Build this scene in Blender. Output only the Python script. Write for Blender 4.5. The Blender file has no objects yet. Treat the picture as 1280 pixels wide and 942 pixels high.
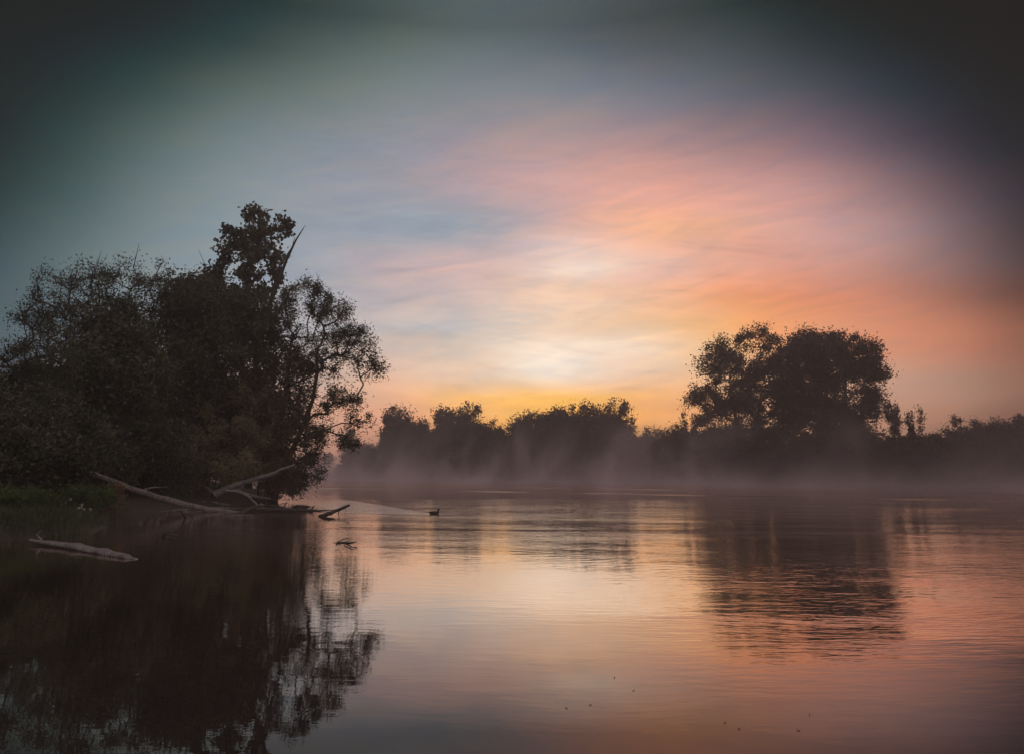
import bpy, math, random
import numpy as np
from mathutils import Vector, noise as mnoise

R = math.radians
C = bpy.context.scene.collection
SC = bpy.context.scene
rng = np.random.default_rng(7)
random.seed(7)

# ------------------------------------------------------------------ camera
F, CX, CY, HY = 950.0, 640.0, 471.0, 587.5
CAMH = 1.8
PITCH = math.atan((HY - CY) / F)

def ray(px, py):
    """world direction through a point of the photograph (used to take measurements)"""
    x, y, z = (px - CX) / F, 1.0, (CY - py) / F
    c, s = math.cos(PITCH), math.sin(PITCH)
    return np.array([x, y * c - z * s, y * s + z * c])

def P(px, py, D):
    d = ray(px, py)
    return np.array([0, 0, CAMH]) + d * (D / d[1])

def W(px, py, z=0.0):
    """point of the horizontal plane z seen at that point of the photograph"""
    d = ray(px, py)
    t = (z - CAMH) / d[2]
    return np.array([0, 0, CAMH]) + d * t

def ppm(D):          # photo pixels per metre at that distance
    return F / D

cam = bpy.data.cameras.new('camera')
camo = bpy.data.objects.new('camera', cam)
C.objects.link(camo)
camo.location = (0, 0, CAMH)
camo.rotation_euler = (R(90) + PITCH, 0, 0)
cam.sensor_width = 36
cam.lens = F / 1280 * 36
cam.clip_start = 0.05
cam.clip_end = 5000
SC.camera = camo

# ------------------------------------------------------------------ helpers
def tag(o, label=None, cat=None, group=None, kind=None):
    if label: o['label'] = label
    if cat: o['category'] = cat
    if group: o['group'] = group
    if kind: o['kind'] = kind
    return o

def mesh_obj(name, verts, faces_n, mat, parent=None, smooth=False):
    """verts (n,3) array; faces_n (m,k) int array, all faces with k corners"""
    verts = np.asarray(verts, dtype=np.float32)
    faces_n = np.asarray(faces_n, dtype=np.int32)
    me = bpy.data.meshes.new(name)
    m, k = faces_n.shape
    me.vertices.add(len(verts)); me.vertices.foreach_set('co', verts.ravel())
    me.loops.add(m * k); me.loops.foreach_set('vertex_index', faces_n.ravel())
    me.polygons.add(m)
    me.polygons.foreach_set('loop_start', np.arange(0, m * k, k, dtype=np.int32))
    me.polygons.foreach_set('loop_total', np.full(m, k, dtype=np.int32))
    if smooth:
        me.polygons.foreach_set('use_smooth', np.ones(m, dtype=bool))
    me.update(calc_edges=True)
    me.materials.append(mat)
    o = bpy.data.objects.new(name, me)
    C.objects.link(o)
    if parent: o.parent = parent
    return o

def empty(name, loc, rz=0):
    o = bpy.data.objects.new(name, None)
    o.empty_display_size = 0.3
    C.objects.link(o)
    o.location = loc; o.rotation_euler = (0, 0, rz)
    return o

class Tubes:
    def __init__(self):
        self.v, self.f, self.n = [], [], 0
    def add(self, pts, rad, sides=6, lump=0.0, flat=1.0, cap=True):
        pts = np.asarray(pts, float); rad = np.asarray(rad, float)
        m = len(pts)
        tan = np.gradient(pts, axis=0)
        tan /= np.linalg.norm(tan, axis=1)[:, None] + 1e-9
        up = np.array([0, 0, 1.0])
        if abs(tan.mean(0)[2]) > 0.85 * np.linalg.norm(tan.mean(0)): up = np.array([1.0, 0, 0])
        a = np.cross(tan, up); a /= np.linalg.norm(a, axis=1)[:, None] + 1e-9
        b = np.cross(a, tan)
        th = np.linspace(0, 2 * math.pi, sides, endpoint=False)
        rr = rad[:, None] * (1 + lump * rng.normal(size=(m, sides)))
        ring = pts[:, None, :] + rr[..., None] * (np.cos(th)[None, :, None] * a[:, None, :] + flat * np.sin(th)[None, :, None] * b[:, None, :])
        base = self.n
        self.v.append(ring.reshape(-1, 3))
        i = np.arange(m - 1)[:, None] * sides; j = np.arange(sides)[None, :]; j2 = (j + 1) % sides
        q = np.stack([i + j, i + j2, i + sides + j2, i + sides + j], -1).reshape(-1, 4) + base
        self.f.append(q); self.n += m * sides
        if cap:
            for row in (0, m - 1):
                cpt = pts[row][None, :]
                self.v.append(cpt)
                r0 = base + row * sides
                # cap as quads around the centre (two sides per quad)
                for k in range(0, sides, 2):
                    self.f.append(np.array([[self.n, r0 + k, r0 + (k + 1) % sides, r0 + (k + 2) % sides]]))
                self.n += 1
    def build(self, name, mat, parent=None):
        return mesh_obj(name, np.concatenate(self.v), np.concatenate(self.f), mat, parent, smooth=True)

def curve_pts(p0, p1, n, bend=0.1, sag=0.0):
    p0 = np.asarray(p0, float); p1 = np.asarray(p1, float)
    t = np.linspace(0, 1, n)[:, None]
    L = np.linalg.norm(p1 - p0)
    off = rng.normal(size=3) * bend * L
    off2 = rng.normal(size=3) * bend * L * 0.4
    p = p0 + (p1 - p0) * t + off * np.sin(t * math.pi) + off2 * np.sin(2 * t * math.pi)
    p[:, 2] += sag * L * np.sin(t[:, 0] * math.pi)
    return p

# ------------------------------------------------------------------ materials
def newmat(name):
    m = bpy.data.materials.new(name); m.use_nodes = True
    nt = m.node_tree; nt.nodes.clear()
    out = nt.nodes.new('ShaderNodeOutputMaterial')
    return m, nt, out

class NT:
    def __init__(s, nt): s.nt = nt
    def n(s, t, **k):
        o = s.nt.nodes.new(t)
        for a, b in k.items(): setattr(o, a, b)
        return o
    def link(s, a, b): s.nt.links.new(a, b)
    def put(s, sock, v):
        if hasattr(v, 'links') or hasattr(v, 'is_output'): s.link(v, sock)
        else: sock.default_value = v
    def m(s, op, a, b=0.0, c=0.0, clamp=False):
        o = s.n('ShaderNodeMath', operation=op, use_clamp=clamp)
        s.put(o.inputs[0], a); s.put(o.inputs[1], b)
        if op in ('MULTIPLY_ADD', 'SMOOTH_MIN', 'COMPARE', 'WRAP'): s.put(o.inputs[2], c)
        return o.outputs[0]
    def rng(s, v, a, b, c=0.0, d=1.0, smooth=True):
        o = s.n('ShaderNodeMapRange', interpolation_type='SMOOTHSTEP' if smooth else 'LINEAR')
        s.put(o.inputs['Value'], v)
        for k, x in (('From Min', a), ('From Max', b), ('To Min', c), ('To Max', d)): s.put(o.inputs[k], x)
        return o.outputs['Result']
    def vec(s, x, y, z):
        o = s.n('ShaderNodeCombineXYZ')
        s.put(o.inputs[0], x); s.put(o.inputs[1], y); s.put(o.inputs[2], z)
        return o.outputs[0]
    def noise(s, v, scale, detail=3, rough=0.5, dist=0.0, color=False):
        o = s.n('ShaderNodeTexNoise'); s.link(v, o.inputs['Vector'])
        o.inputs['Scale'].default_value = scale; o.inputs['Detail'].default_value = detail
        o.inputs['Roughness'].default_value = rough; o.inputs['Distortion'].default_value = dist
        return o.outputs['Color' if color else 'Fac']
    def mix(s, f, a, b):
        o = s.n('ShaderNodeMix', data_type='RGBA'); s.put(o.inputs[0], f)
        s.put(o.inputs[6], a if not isinstance(a, tuple) else (*a, 1)[:4]); s.put(o.inputs[7], b if not isinstance(b, tuple) else (*b, 1)[:4])
        return o.outputs[2]
    def ramp(s, f, stops, interp='LINEAR'):
        o = s.n('ShaderNodeValToRGB'); r = o.color_ramp; r.interpolation = interp
        while len(r.elements) < len(stops): r.elements.new(0.5)
        for e, (p, c) in zip(r.elements, stops): e.position = p; e.color = (*c, 1)
        s.put(o.inputs[0], f); return o.outputs[0]

def leaf_mat(name, dark, mid, light, trans=0.25):
    m, nt, out = newmat(name); N = NT(nt)
    geo = N.n('ShaderNodeNewGeometry'); pos = geo.outputs['Position']
    big = N.noise(pos, 0.55, 3, 0.6); fine = N.noise(pos, 9.0, 1, 0.5)
    f = N.m('ADD', N.m('MULTIPLY', big, 0.65), N.m('MULTIPLY', fine, 0.35))
    col = N.ramp(f, [(0.36, dark), (0.5, mid), (0.64, light)])
    d = N.n('ShaderNodeBsdfPrincipled'); N.link(col, d.inputs['Base Color'])
    d.inputs['Roughness'].default_value = 0.6; d.inputs['Specular IOR Level'].default_value = 0.25
    t = N.n('ShaderNodeBsdfTranslucent'); N.link(col, t.inputs['Color'])
    mx = N.n('ShaderNodeMixShader'); mx.inputs[0].default_value = trans
    N.link(d.outputs[0], mx.inputs[1]); N.link(t.outputs[0], mx.inputs[2]); N.link(mx.outputs[0], out.inputs['Surface'])
    return m

def bark_mat(name, a, b, scale=6.0, rough=0.85):
    m, nt, out = newmat(name); N = NT(nt)
    tc = N.n('ShaderNodeTexCoord'); o = tc.outputs['Object']
    n1 = N.noise(o, scale, 5, 0.65); n2 = N.noise(o, scale * 6, 3, 0.6)
    w = N.n('ShaderNodeTexWave', wave_type='BANDS'); N.link(o, w.inputs['Vector'])
    w.inputs['Scale'].default_value = scale * 1.5; w.inputs['Distortion'].default_value = 9; w.inputs['Detail'].default_value = 3
    f = N.m('ADD', N.m('MULTIPLY', n1, 0.5), N.m('ADD', N.m('MULTIPLY', w.outputs['Fac'], 0.22), N.m('MULTIPLY', n2, .28)))
    col = N.ramp(f, [(0.34, a), (0.66, b)])
    d = N.n('ShaderNodeBsdfPrincipled'); N.link(col, d.inputs['Base Color']); d.inputs['Roughness'].default_value = rough
    bp = N.n('ShaderNodeBump'); bp.inputs['Strength'].default_value = 0.7; bp.inputs['Distance'].default_value = 0.02
    N.link(N.m('ADD', n2, w.outputs['Fac']), bp.inputs['Height']); N.link(bp.outputs[0], d.inputs['Normal'])
    N.link(d.outputs[0], out.inputs['Surface'])
    return m

M = {}
M['leaf_dark'] = leaf_mat('leaf_dark', (.04, .043, .026), (.09, .094, .052), (.18, .18, .095))
M['leaf_olive'] = leaf_mat('leaf_olive', (.09, .08, .045), (.19, .165, .085), (.33, .28, .15))
M['leaf_brown'] = leaf_mat('leaf_brown', (.10, .07, .04), (.19, .13, .07), (.29, .19, .10))
M['leaf_green'] = leaf_mat('leaf_green', (.035, .055, .02), (.08, .12, .035), (.15, .19, .06))
M['leaf_far'] = leaf_mat('leaf_far', (.04, .038, .024), (.065, .06, .038), (.10, .09, .055))
M['grass'] = leaf_mat('grass', (.045, .06, .024), (.08, .11, .038), (.14, .165, .065), 0.35)
M['bark'] = bark_mat('bark', (.03, .024, .02), (.085, .07, .055))
M['pale_wood'] = bark_mat('pale_wood', (.06, .05, .045), (.38, .34, .315), 4)
M['dark_wood'] = bark_mat('dark_wood', (.02, .016, .014), (.07, .055, .045), 5, 0.6)
M['petal'] = leaf_mat('petal', (.5, .45, .38), (.62, .56, .48), (.7, .64, .56))

# ground
def ground_mat():
    m, nt, out = newmat('ground_soil'); N = NT(nt)
    pos = N.n('ShaderNodeNewGeometry').outputs['Position']
    n1 = N.noise(pos, 0.35, 5, 0.6); n2 = N.noise(pos, 7, 4, 0.7)
    col = N.ramp(N.m('ADD', N.m('MULTIPLY', n1, .6), N.m('MULTIPLY', n2, .4)), [(.35, (.03, .024, .017)), (.5, (.05, .045, .025)), (.65, (.045, .06, .022))])
    d = N.n('ShaderNodeBsdfPrincipled'); N.link(col, d.inputs['Base Color']); d.inputs['Roughness'].default_value = 0.95
    bp = N.n('ShaderNodeBump'); bp.inputs['Strength'].default_value = 0.8; bp.inputs['Distance'].default_value = 0.06
    N.link(n2, bp.inputs['Height']); N.link(bp.outputs[0], d.inputs['Normal'])
    N.link(d.outputs[0], out.inputs['Surface'])
    return m
M['ground'] = ground_mat()

DUCK = W(543, 642)
# water
def water_mat():
    m, nt, out = newmat('river_water'); N = NT(nt)
    pos = N.n('ShaderNodeNewGeometry').outputs['Position']
    sp = N.n('ShaderNodeSeparateXYZ'); N.link(pos, sp.inputs[0]); X, Y = sp.outputs[0], sp.outputs[1]
    warp = N.noise(pos, 0.12, 2, 0.5)
    # short wind ripples, crests roughly across the view
    v1 = N.vec(N.m('MULTIPLY', X, 0.5), N.m('ADD', N.m('MULTIPLY', Y, 1.5), N.m('MULTIPLY', warp, 4)), 0.0)
    v2 = N.vec(N.m('ADD', N.m('MULTIPLY', X, 0.7), N.m('MULTIPLY', Y, 0.12)), N.m('MULTIPLY', Y, 1.0), 3.7)
    r1 = N.noise(v1, 3.6, 3, 0.55)
    r2 = N.noise(v2, 0.75, 2, 0.5)
    r3 = N.noise(v2, 0.22, 1, 0.5)
    # where the surface is ruffled: mid river on the right, calm in front and in the left inlet
    patch = N.noise(N.vec(N.m('MULTIPLY', X, 0.035), N.m('MULTIPLY', Y, 0.09), 1.3), 1.0, 3, 0.55, 0.6)
    pm = N.rng(patch, 0.40, 0.62)
    near = N.rng(Y, 5.0, 16.0)
    right = N.rng(X, -6.0, 5.0)
    near = N.rng(Y, 5.0, 9.0)
    wide = N.m('MAXIMUM', N.rng(N.m('DIVIDE', X, N.m('MAXIMUM', Y, 1.0)), .10, .30), N.m('MULTIPLY', N.rng(Y, 13.0, 24.0), N.rng(X, -9.0, -4.0, .35, 1.0)))
    ruff = N.m('MULTIPLY', N.m('ADD', N.m('MULTIPLY', pm, 0.65), 0.35), N.m('MULTIPLY', near, N.m('ADD', N.m('MULTIPLY', wide, 0.85), 0.15)))
    # current streak parallel to the far bank
    s = N.m('ADD', N.m('MULTIPLY', Y, 0.8349), N.m('MULTIPLY', X, 0.5503))
    sw = N.m('ADD', s, N.m('MULTIPLY', N.m('SUBTRACT', N.noise(N.vec(N.m('MULTIPLY', X, .05), 0.0, 0.0), 1.0, 2), 0.5), 6.0))
    streak = N.m('MAXIMUM', N.m('MULTIPLY', N.rng(sw, 66.0, 67.0), N.rng(sw, 70.0, 69.0)), N.m('MULTIPLY', N.rng(sw, 52.5, 53.5), N.rng(sw, 56.5, 55.5)))
    brk = N.rng(N.noise(N.vec(N.m('MULTIPLY', X, .12), N.m('MULTIPLY', Y, .3), 9.0), 1.0, 3), .45, .58)
    streak = N.m('MULTIPLY', streak, brk)
    # wake that trails back and to the left from the swimming bird
    dx = N.m('SUBTRACT', DUCK[0] + 0.1, X); dy = N.m('SUBTRACT', Y, float(DUCK[1]))
    off = N.m('ABSOLUTE', N.m('SUBTRACT', dy, N.m('MULTIPLY', dx, 1.25)))
    wid = N.m('ADD', N.m('MULTIPLY', dx, 0.95), 0.12)
    wake = N.m('MULTIPLY', N.rng(N.m('SUBTRACT', wid, off), 0.0, 0.5), N.m('MULTIPLY', N.rng(dx, 0.0, 0.15), N.rng(dx, 9.0, 4.0)))
    a1 = N.m('ADD', N.m('MULTIPLY', ruff, RIP1), N.m('ADD', N.m('MULTIPLY', streak, .06), N.m('MULTIPLY', wake, .035)))
    ex = N.m('DIVIDE', N.m('SUBTRACT', X, float(W(300, 667)[0])), 1.7); ey = N.m('DIVIDE', N.m('SUBTRACT', Y, float(W(300, 667)[1])), .75)
    calmpatch = N.rng(N.m('ADD', N.m('ADD', N.m('MULTIPLY', ex, ex), N.m('MULTIPLY', ey, ey)), N.m('MULTIPLY', N.m('SUBTRACT', warp, .5), 2.0)), 1.4, .3)
    a1 = N.m('ADD', a1, N.m('MULTIPLY', calmpatch, .012))
    a1 = N.m('ADD', a1, 0.0005)
    r4 = N.noise(N.vec(N.m('MULTIPLY', X, .3), N.m('ADD', Y, N.m('MULTIPLY', X, .1)), 6.1), 0.30, 2, 0.5)
    h = N.m('MULTIPLY', r1, a1)
    h = N.m('ADD', h, N.m('MULTIPLY', r2, N.m('ADD', N.m('MULTIPLY', ruff, RIP2), 0.0016)))
    h = N.m('ADD', h, N.m('MULTIPLY', r3, 0.0025))
    h = N.m('ADD', h, N.m('MULTIPLY', r4, N.m('MULTIPLY', ruff, 0.026)))
    bp = N.n('ShaderNodeBump'); bp.inputs['Strength'].default_value = 1.0; bp.inputs['Distance'].default_value = 1.0
    N.link(h, bp.inputs['Height'])
    d = N.n('ShaderNodeBsdfDiffuse'); d.inputs['Color'].default_value = (.030, .024, .022, 1)
    gl = N.n('ShaderNodeBsdfGlossy'); N.link(bp.outputs[0], gl.inputs['Normal']); gl.inputs['Color'].default_value = (1.0, .89, .80, 1)
    N.link(N.m('ADD', 0.004, N.m('MULTIPLY', N.m('ADD', N.m('ADD', streak, wake), calmpatch), 0.10)), gl.inputs['Roughness'])
    fr = N.n('ShaderNodeFresnel'); fr.inputs['IOR'].default_value = 1.34; N.link(bp.outputs[0], fr.inputs['Normal'])
    mx = N.n('ShaderNodeMixShader'); N.link(N.m('MAXIMUM', fr.outputs[0], N.rng(fr.outputs[0], .12, .36, 0.025, .86, smooth=False)), mx.inputs[0])
    N.link(d.outputs[0], mx.inputs[1]); N.link(gl.outputs[0], mx.inputs[2]); N.link(mx.outputs[0], out.inputs['Surface'])
    return m
RIP1, RIP2 = 0.014, 0.024
M['water'] = water_mat()

# ------------------------------------------------------------------ sky
XS = [0, 100, 200, 300, 400, 500, 600, 700, 800, 900, 1000, 1100, 1200, 1280]
ROWS = {
 0:   [(36,42,42),(34,40,40),(38,45,46),(44,54,54),(50,62,60),(56,68,66),(64,75,73),(64,75,73),(58,68,66),(48,57,55),(38,46,45),(34,40,40),(32,35,35),(34,34,34)],
 60:  [(38,46,46),(40,50,52),(46,58,58),(56,72,72),(78,94,92),(95,110,108),(100,114,120),(95,106,112),(86,92,98),(74,84,86),(54,62,64),(42,50,50),(36,42,42),(34,34,34)],
 120: [(40,50,50),(48,62,62),(66,84,82),(95,110,106),(112,124,120),(120,134,138),(126,136,146),(128,134,142),(120,124,134),(104,106,116),(84,88,98),(58,64,72),(44,50,52),(38,42,44)],
 180: [(44,56,56),(62,80,80),(96,112,108),(122,134,138),(132,142,150),(146,146,156),(164,148,152),(176,150,150),(172,142,144),(155,130,134),(134,112,122),(92,86,98),(56,58,66),(44,46,50)],
 230: [(50,64,64),(76,94,94),(112,126,128),(134,146,150),(146,152,162),(160,155,162),(190,162,166),(204,165,162),(224,166,152),(208,158,150),(190,148,146),(142,118,124),(84,78,86),(56,56,60)],
 280: [(62,78,80),(92,110,112),(124,138,142),(142,154,160),(152,158,168),(150,162,172),(164,164,172),(205,176,176),(238,180,150),(226,172,152),(208,162,156),(178,142,142),(112,96,104),(66,62,66)],
 330: [(76,92,98),(104,122,126),(132,146,152),(148,158,166),(158,164,174),(194,172,174),(218,184,176),(234,206,190),(228,194,180),(226,170,148),(212,156,142),(188,142,136),(138,108,110),(84,74,78)],
 370: [(84,100,106),(110,124,130),(140,150,158),(154,160,168),(165,168,176),(186,176,180),(222,192,176),(234,203,180),(236,190,162),(238,162,120),(222,146,114),(202,132,108),(158,106,92),(100,74,68)],
 410: [(90,104,110),(115,126,132),(145,150,156),(160,162,168),(172,172,178),(188,184,186),(204,196,190),(230,208,190),(238,198,158),(240,180,126),(230,158,115),(218,142,108),(198,124,94),(140,94,78)],
 440: [(95,105,110),(120,126,130),(150,150,150),(172,165,162),(190,178,172),(206,186,176),(214,198,184),(240,222,206),(232,212,195),(238,194,145),(232,165,122),(220,148,114),(198,126,98),(148,100,84)],
 470: [(95,100,105),(120,122,124),(150,145,145),(178,160,155),(200,178,165),(220,184,162),(228,200,175),(242,224,206),(228,198,176),(232,190,150),(220,170,138),(205,160,135),(184,136,112),(148,108,92)],
 500: [(95,98,100),(120,118,118),(150,140,138),(180,155,145),(205,170,152),(226,178,148),(246,190,122),(252,190,105),(238,180,124),(226,176,140),(212,168,140),(200,154,130),(180,138,117),(148,112,98)],
 530: [(90,92,94),(118,112,112),(150,132,128),(182,150,140),(208,165,145),(222,168,140),(242,180,116),(244,182,112),(238,178,120),(222,168,130),(205,158,130),(192,146,120),(170,128,106),(125,96,85)],
 587: [(80,80,82),(105,98,98),(140,120,115),(172,140,130),(198,155,138),(210,160,136),(228,172,122),(230,172,118),(222,168,122),(208,158,126),(192,148,124),(175,134,112),(150,114,98),(110,86,78)],
}
def lin(c):
    c = np.asarray(c, float) / 255
    return np.where(c <= 0.04045, c / 12.92, ((c + 0.055) / 1.055) ** 2.4)
YS = sorted(ROWS); TAB = np.array([[lin(c) for c in ROWS[y]] for y in YS])
CLOUDS = [(545, 288, 75, 15, (146, 158, 168), .75), (610, 280, 30, 10, (150, 160, 172), .5), (718, 330, 42, 10, (245, 226, 210), .8), (690, 455, 42, 18, (252, 242, 228), .9), (750, 427, 62, 9, (242, 228, 214), .6),
          (700, 497, 110, 8, (254, 196, 108), .7), (500, 398, 60, 6, (205, 192, 190), .5), (545, 414, 65, 6, (182, 188, 195), .5), (850, 285, 60, 14, (246, 186, 142), .6), (820, 345, 60, 9, (212, 178, 176), .5)]
def sky_at(px, py):
    c = sky_table(px, py)
    k = 0.28 * min(max((px - 950) / 250, 0), 1) * min(max((py - 240) / 60, 0), 1); c = c * (1 - k) + c.mean() * np.array([1.08, .98, .94]) * k
    for (x, y, sx, sy, col, w) in CLOUDS:
        k = w * math.exp(-((px - x) / sx) ** 2 - ((py - y) / sy) ** 2)
        c = c * (1 - k) + lin(col) * k
    return c
def sky_table(px, py):
    px = min(max(px, XS[0]), XS[-1]); py = min(max(py, YS[0]), YS[-1])
    i = min(max(np.searchsorted(XS, px) - 1, 0), len(XS) - 2); j = min(max(np.searchsorted(YS, py) - 1, 0), len(YS) - 2)
    u = (px - XS[i]) / (XS[i + 1] - XS[i]); v = (py - YS[j]) / (YS[j + 1] - YS[j])
    return (TAB[j, i] * (1 - u) + TAB[j, i + 1] * u) * (1 - v) + (TAB[j + 1, i] * (1 - u) + TAB[j + 1, i + 1] * u) * v
def project(az, el):
    d = np.array([math.sin(az) * math.cos(el), math.cos(az) * math.cos(el), math.sin(el)])
    c, s = math.cos(PITCH), math.sin(PITCH)
    y = d[1] * c + d[2] * s; z = -d[1] * s + d[2] * c
    return CX + F * d[0] / y, CY - F * z / y

SKY_GAIN = 1.02
BACK_FILL = (.40, .34, .35)  # out-of-view sky behind the camera, brightened and tinted to lift foliage and mist
ZEN_FILL = (.58, .48, .50)  # sky above the frame, raised further as fill
HAZE = 0.0020
HTOP = 24.5
def build_world():
    w = bpy.data.worlds.new('World'); SC.world = w; w.use_nodes = True
    nt = w.node_tree; nt.nodes.clear(); N = NT(nt)
    out = N.n('ShaderNodeOutputWorld'); bg = N.n('ShaderNodeBackground')
    tc = N.n('ShaderNodeTexCoord'); sp = N.n('ShaderNodeSeparateXYZ'); N.link(tc.outputs['Generated'], sp.inputs[0])
    x, y, z = sp.outputs
    az = N.m('ARCTAN2', x, y); el0 = N.m('ARCSINE', z)
    # streaky cirrus: noise stretched sideways and slightly tilted
    el = N.m('ADD', el0, 0.0)
    tilt = N.m('ADD', el, N.m('MULTIPLY', az, 0.10))
    v = N.vec(N.m('MULTIPLY', az, 3.0), N.m('MULTIPLY', tilt, 16.0), 0.0)
    n1 = N.noise(v, 1.0, 6, 0.55, 0.8)
    v2 = N.vec(N.m('MULTIPLY', az, 4.0), N.m('MULTIPLY', tilt, 9.0), 4.2)
    n2 = N.noise(v2, 1.0, 4, 0.5, 0.5)
    n3 = N.noise(N.vec(N.m('MULTIPLY', az, 7.0), N.m('MULTIPLY', tilt, 55.0), 1.0), 1.0, 5, 0.6, 1.0)
    glow = N.rng(N.m('ABSOLUTE', N.m('SUBTRACT', az, 0.05)), R(30), R(12), 0.15, 1.0)
    gl2 = N.m('MULTIPLY', glow, N.rng(el, R(26), R(12), 0.25, 1.0))
    elw = N.m('ADD', el, N.m('MULTIPLY', N.m('MULTIPLY', N.m('SUBTRACT', n1, 0.5), 0.055), gl2))
    azw = N.m('ADD', az, N.m('MULTIPLY', N.m('MULTIPLY', N.m('SUBTRACT', n2, 0.5), 0.13), gl2))
    AM = R(38)
    fac = N.m('MULTIPLY_ADD', azw, 1 / (2 * AM), 0.5, clamp=True)
    els = [math.atan((HY - yy) / F) for yy in (600, 560, 530, 510, 497, 485, 470, 455, 440, 427, 414, 400, 385, 365, 345, 330, 312, 296, 282, 265, 248, 230, 205, 180, 150, 120, 90, 60, 30, 0)]
    ns = 32
    col = None
    for k, e in enumerate(els):
        stops = []
        for q in range(ns):
            t = q / (ns - 1); a = -AM + 2 * AM * t
            px, py = project(a, max(e, 0.0))
            c = sky_at(px, py)
            T = math.exp(-HAZE * min((HTOP - CAMH) / math.sin(max(e, .01)), 450))
            c = np.maximum((c - (1 - T) * np.array([.215, .20, .19])) / T, c * .4)
            if c.mean() < .03: c = c * np.array([.65, 1.05, 1.1])      # the sky behind the haze
            stops.append((t, tuple(c * 0.4)))
        r = N.ramp(fac, stops, 'B_SPLINE')
        if col is None: col = r
        else: col = N.mix(N.rng(elw, els[k - 1], e, smooth=False), col, r)
    # thin streaks brighter and darker than the cloud sheet around them
    st = N.m('ADD', N.m('MULTIPLY', N.m('SUBTRACT', n3, 0.5), 0.36), N.m('MULTIPLY', N.m('SUBTRACT', n1, 0.5), 0.42))
    n4 = N.noise(N.vec(N.m('MULTIPLY', az, 6.0), N.m('MULTIPLY', N.m('ADD', el, N.m('MULTIPLY', az, -.16)), 30.0), 7.0), 1.0, 5, 0.58, 1.6)
    st = N.m('ADD', st, N.m('MULTIPLY', N.m('SUBTRACT', n4, 0.5), 0.38))
    gain = N.m('ADD', 1.0, N.m('MULTIPLY', N.m('MULTIPLY', st, glow), N.rng(el, R(30), R(12), 0.25, 1.0)))
    tint = N.mix(N.rng(N.m('ADD', N.m('MULTIPLY', n4, .6), N.m('MULTIPLY', n2, .4)), .36, .62), (.95, .99, 1.03), (1.06, 1.0, .94))
    vt = N.n('ShaderNodeVectorMath', operation='MULTIPLY'); N.link(col, vt.inputs[0]); N.link(tint, vt.inputs[1]); col = vt.outputs[0]
    vm = N.n('ShaderNodeVectorMath', operation='SCALE'); N.link(col, vm.inputs[0]); N.link(N.m('MULTIPLY', gain, SKY_GAIN / 0.4), vm.inputs['Scale'])
    col = vm.outputs[0]
    # unseen dome: sky model mixed with fill colours raised to light foliage and mist
    sky = N.n('ShaderNodeTexSky'); sky.sky_type = 'NISHITA'; sky.sun_disc = False
    sky.sun_elevation = R(2); sky.sun_rotation = R(3); sky.air_density = 1.2; sky.dust_density = 3
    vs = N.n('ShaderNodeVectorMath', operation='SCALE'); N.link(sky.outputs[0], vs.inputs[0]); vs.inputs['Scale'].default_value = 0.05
    back = N.mix(0.75, vs.outputs[0], N.mix(N.rng(el, R(0), R(65)), BACK_FILL, ZEN_FILL))
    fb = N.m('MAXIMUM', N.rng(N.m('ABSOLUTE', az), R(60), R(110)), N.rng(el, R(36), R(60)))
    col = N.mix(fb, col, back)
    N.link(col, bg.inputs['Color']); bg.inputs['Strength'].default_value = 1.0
    N.link(bg.outputs[0], out.inputs['Surface'])
    w.cycles.sampling_method = 'MANUAL'; w.cycles.sample_map_resolution = 512
build_world()

sun = bpy.data.lights.new('sun', 'SUN'); sun.energy = 0.02; sun.angle = R(4); sun.color = (1.0, .78, .6)
so = bpy.data.objects.new('sun', sun); C.objects.link(so)
sd = Vector((math.sin(R(3)) * math.cos(R(1)), math.cos(R(3)) * math.cos(R(1)), math.sin(R(1))))
so.rotation_euler = (-sd).to_track_quat('-Z', 'Y').to_euler(); so.location = (0, 0, 40)

# ------------------------------------------------------------------ terrain and water
RIVER = [(-11.5, 15.5), (-11, 10), (-9, 3), (-6, -3), (0, -4), (30, -10), (90, -40), (400, -160),
         (400, -60), (150, 30), (60, 82), (34, 98), (10, 115), (-28, 140), (-38, 170), (-50, 230), (-90, 400), (-170, 400), (-120, 250), (-62, 140),
         (-34, 90), (-22, 66), (-15.0, 50), (-14.2, 40), (-16.5, 33), (-15.2, 28.5), (-13.4, 25.5), (-12.4, 22.5), (-13.2, 19.5)]
RV = np.array(RIVER)
def river_sd(x, y):
    """signed distance to the river outline: negative in the water"""
    p = np.stack([x, y], -1); best = np.full(x.shape, 1e9); inside = np.zeros(x.shape, bool)
    n = len(RV)
    for i in range(n):
        a, b = RV[i], RV[(i + 1) % n]; ab = b - a
        t = np.clip(((p - a) @ ab) / (ab @ ab), 0, 1)
        q = a + t[..., None] * ab
        best = np.minimum(best, np.hypot(*(np.moveaxis(p - q, -1, 0))))
        cond = ((a[1] > y) != (b[1] > y))
        with np.errstate(divide='ignore', invalid='ignore'):
            xi = (b[0] - a[0]) * (y - a[1]) / (b[1] - a[1] + 1e-12) + a[0]
        inside ^= cond & (x < xi)
    return np.where(inside, -best, best)
def wob(x, y):
    return 0.5 * (np.sin(x * 1.7 + y * 0.6) * np.sin(y * 1.3 - x * 0.4) + 0.5 * np.sin(x * 3.9 + 1) * np.sin(y * 3.1 + x))
def height(x, y):
    sd = river_sd(x, y) + 0.6 * wob(x, y)
    h = np.where(sd < 0, np.maximum(sd * 0.45, -1.6), 0.75 * (1 - np.exp(-sd / 1.3)) + 0.012 * np.minimum(sd, 80))
    return h + 0.06 * wob(x * 2.3, y * 2.1) * (sd > 0)
def gz(x, y): return float(height(np.array([float(x)]), np.array([float(y)]))[0])

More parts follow.
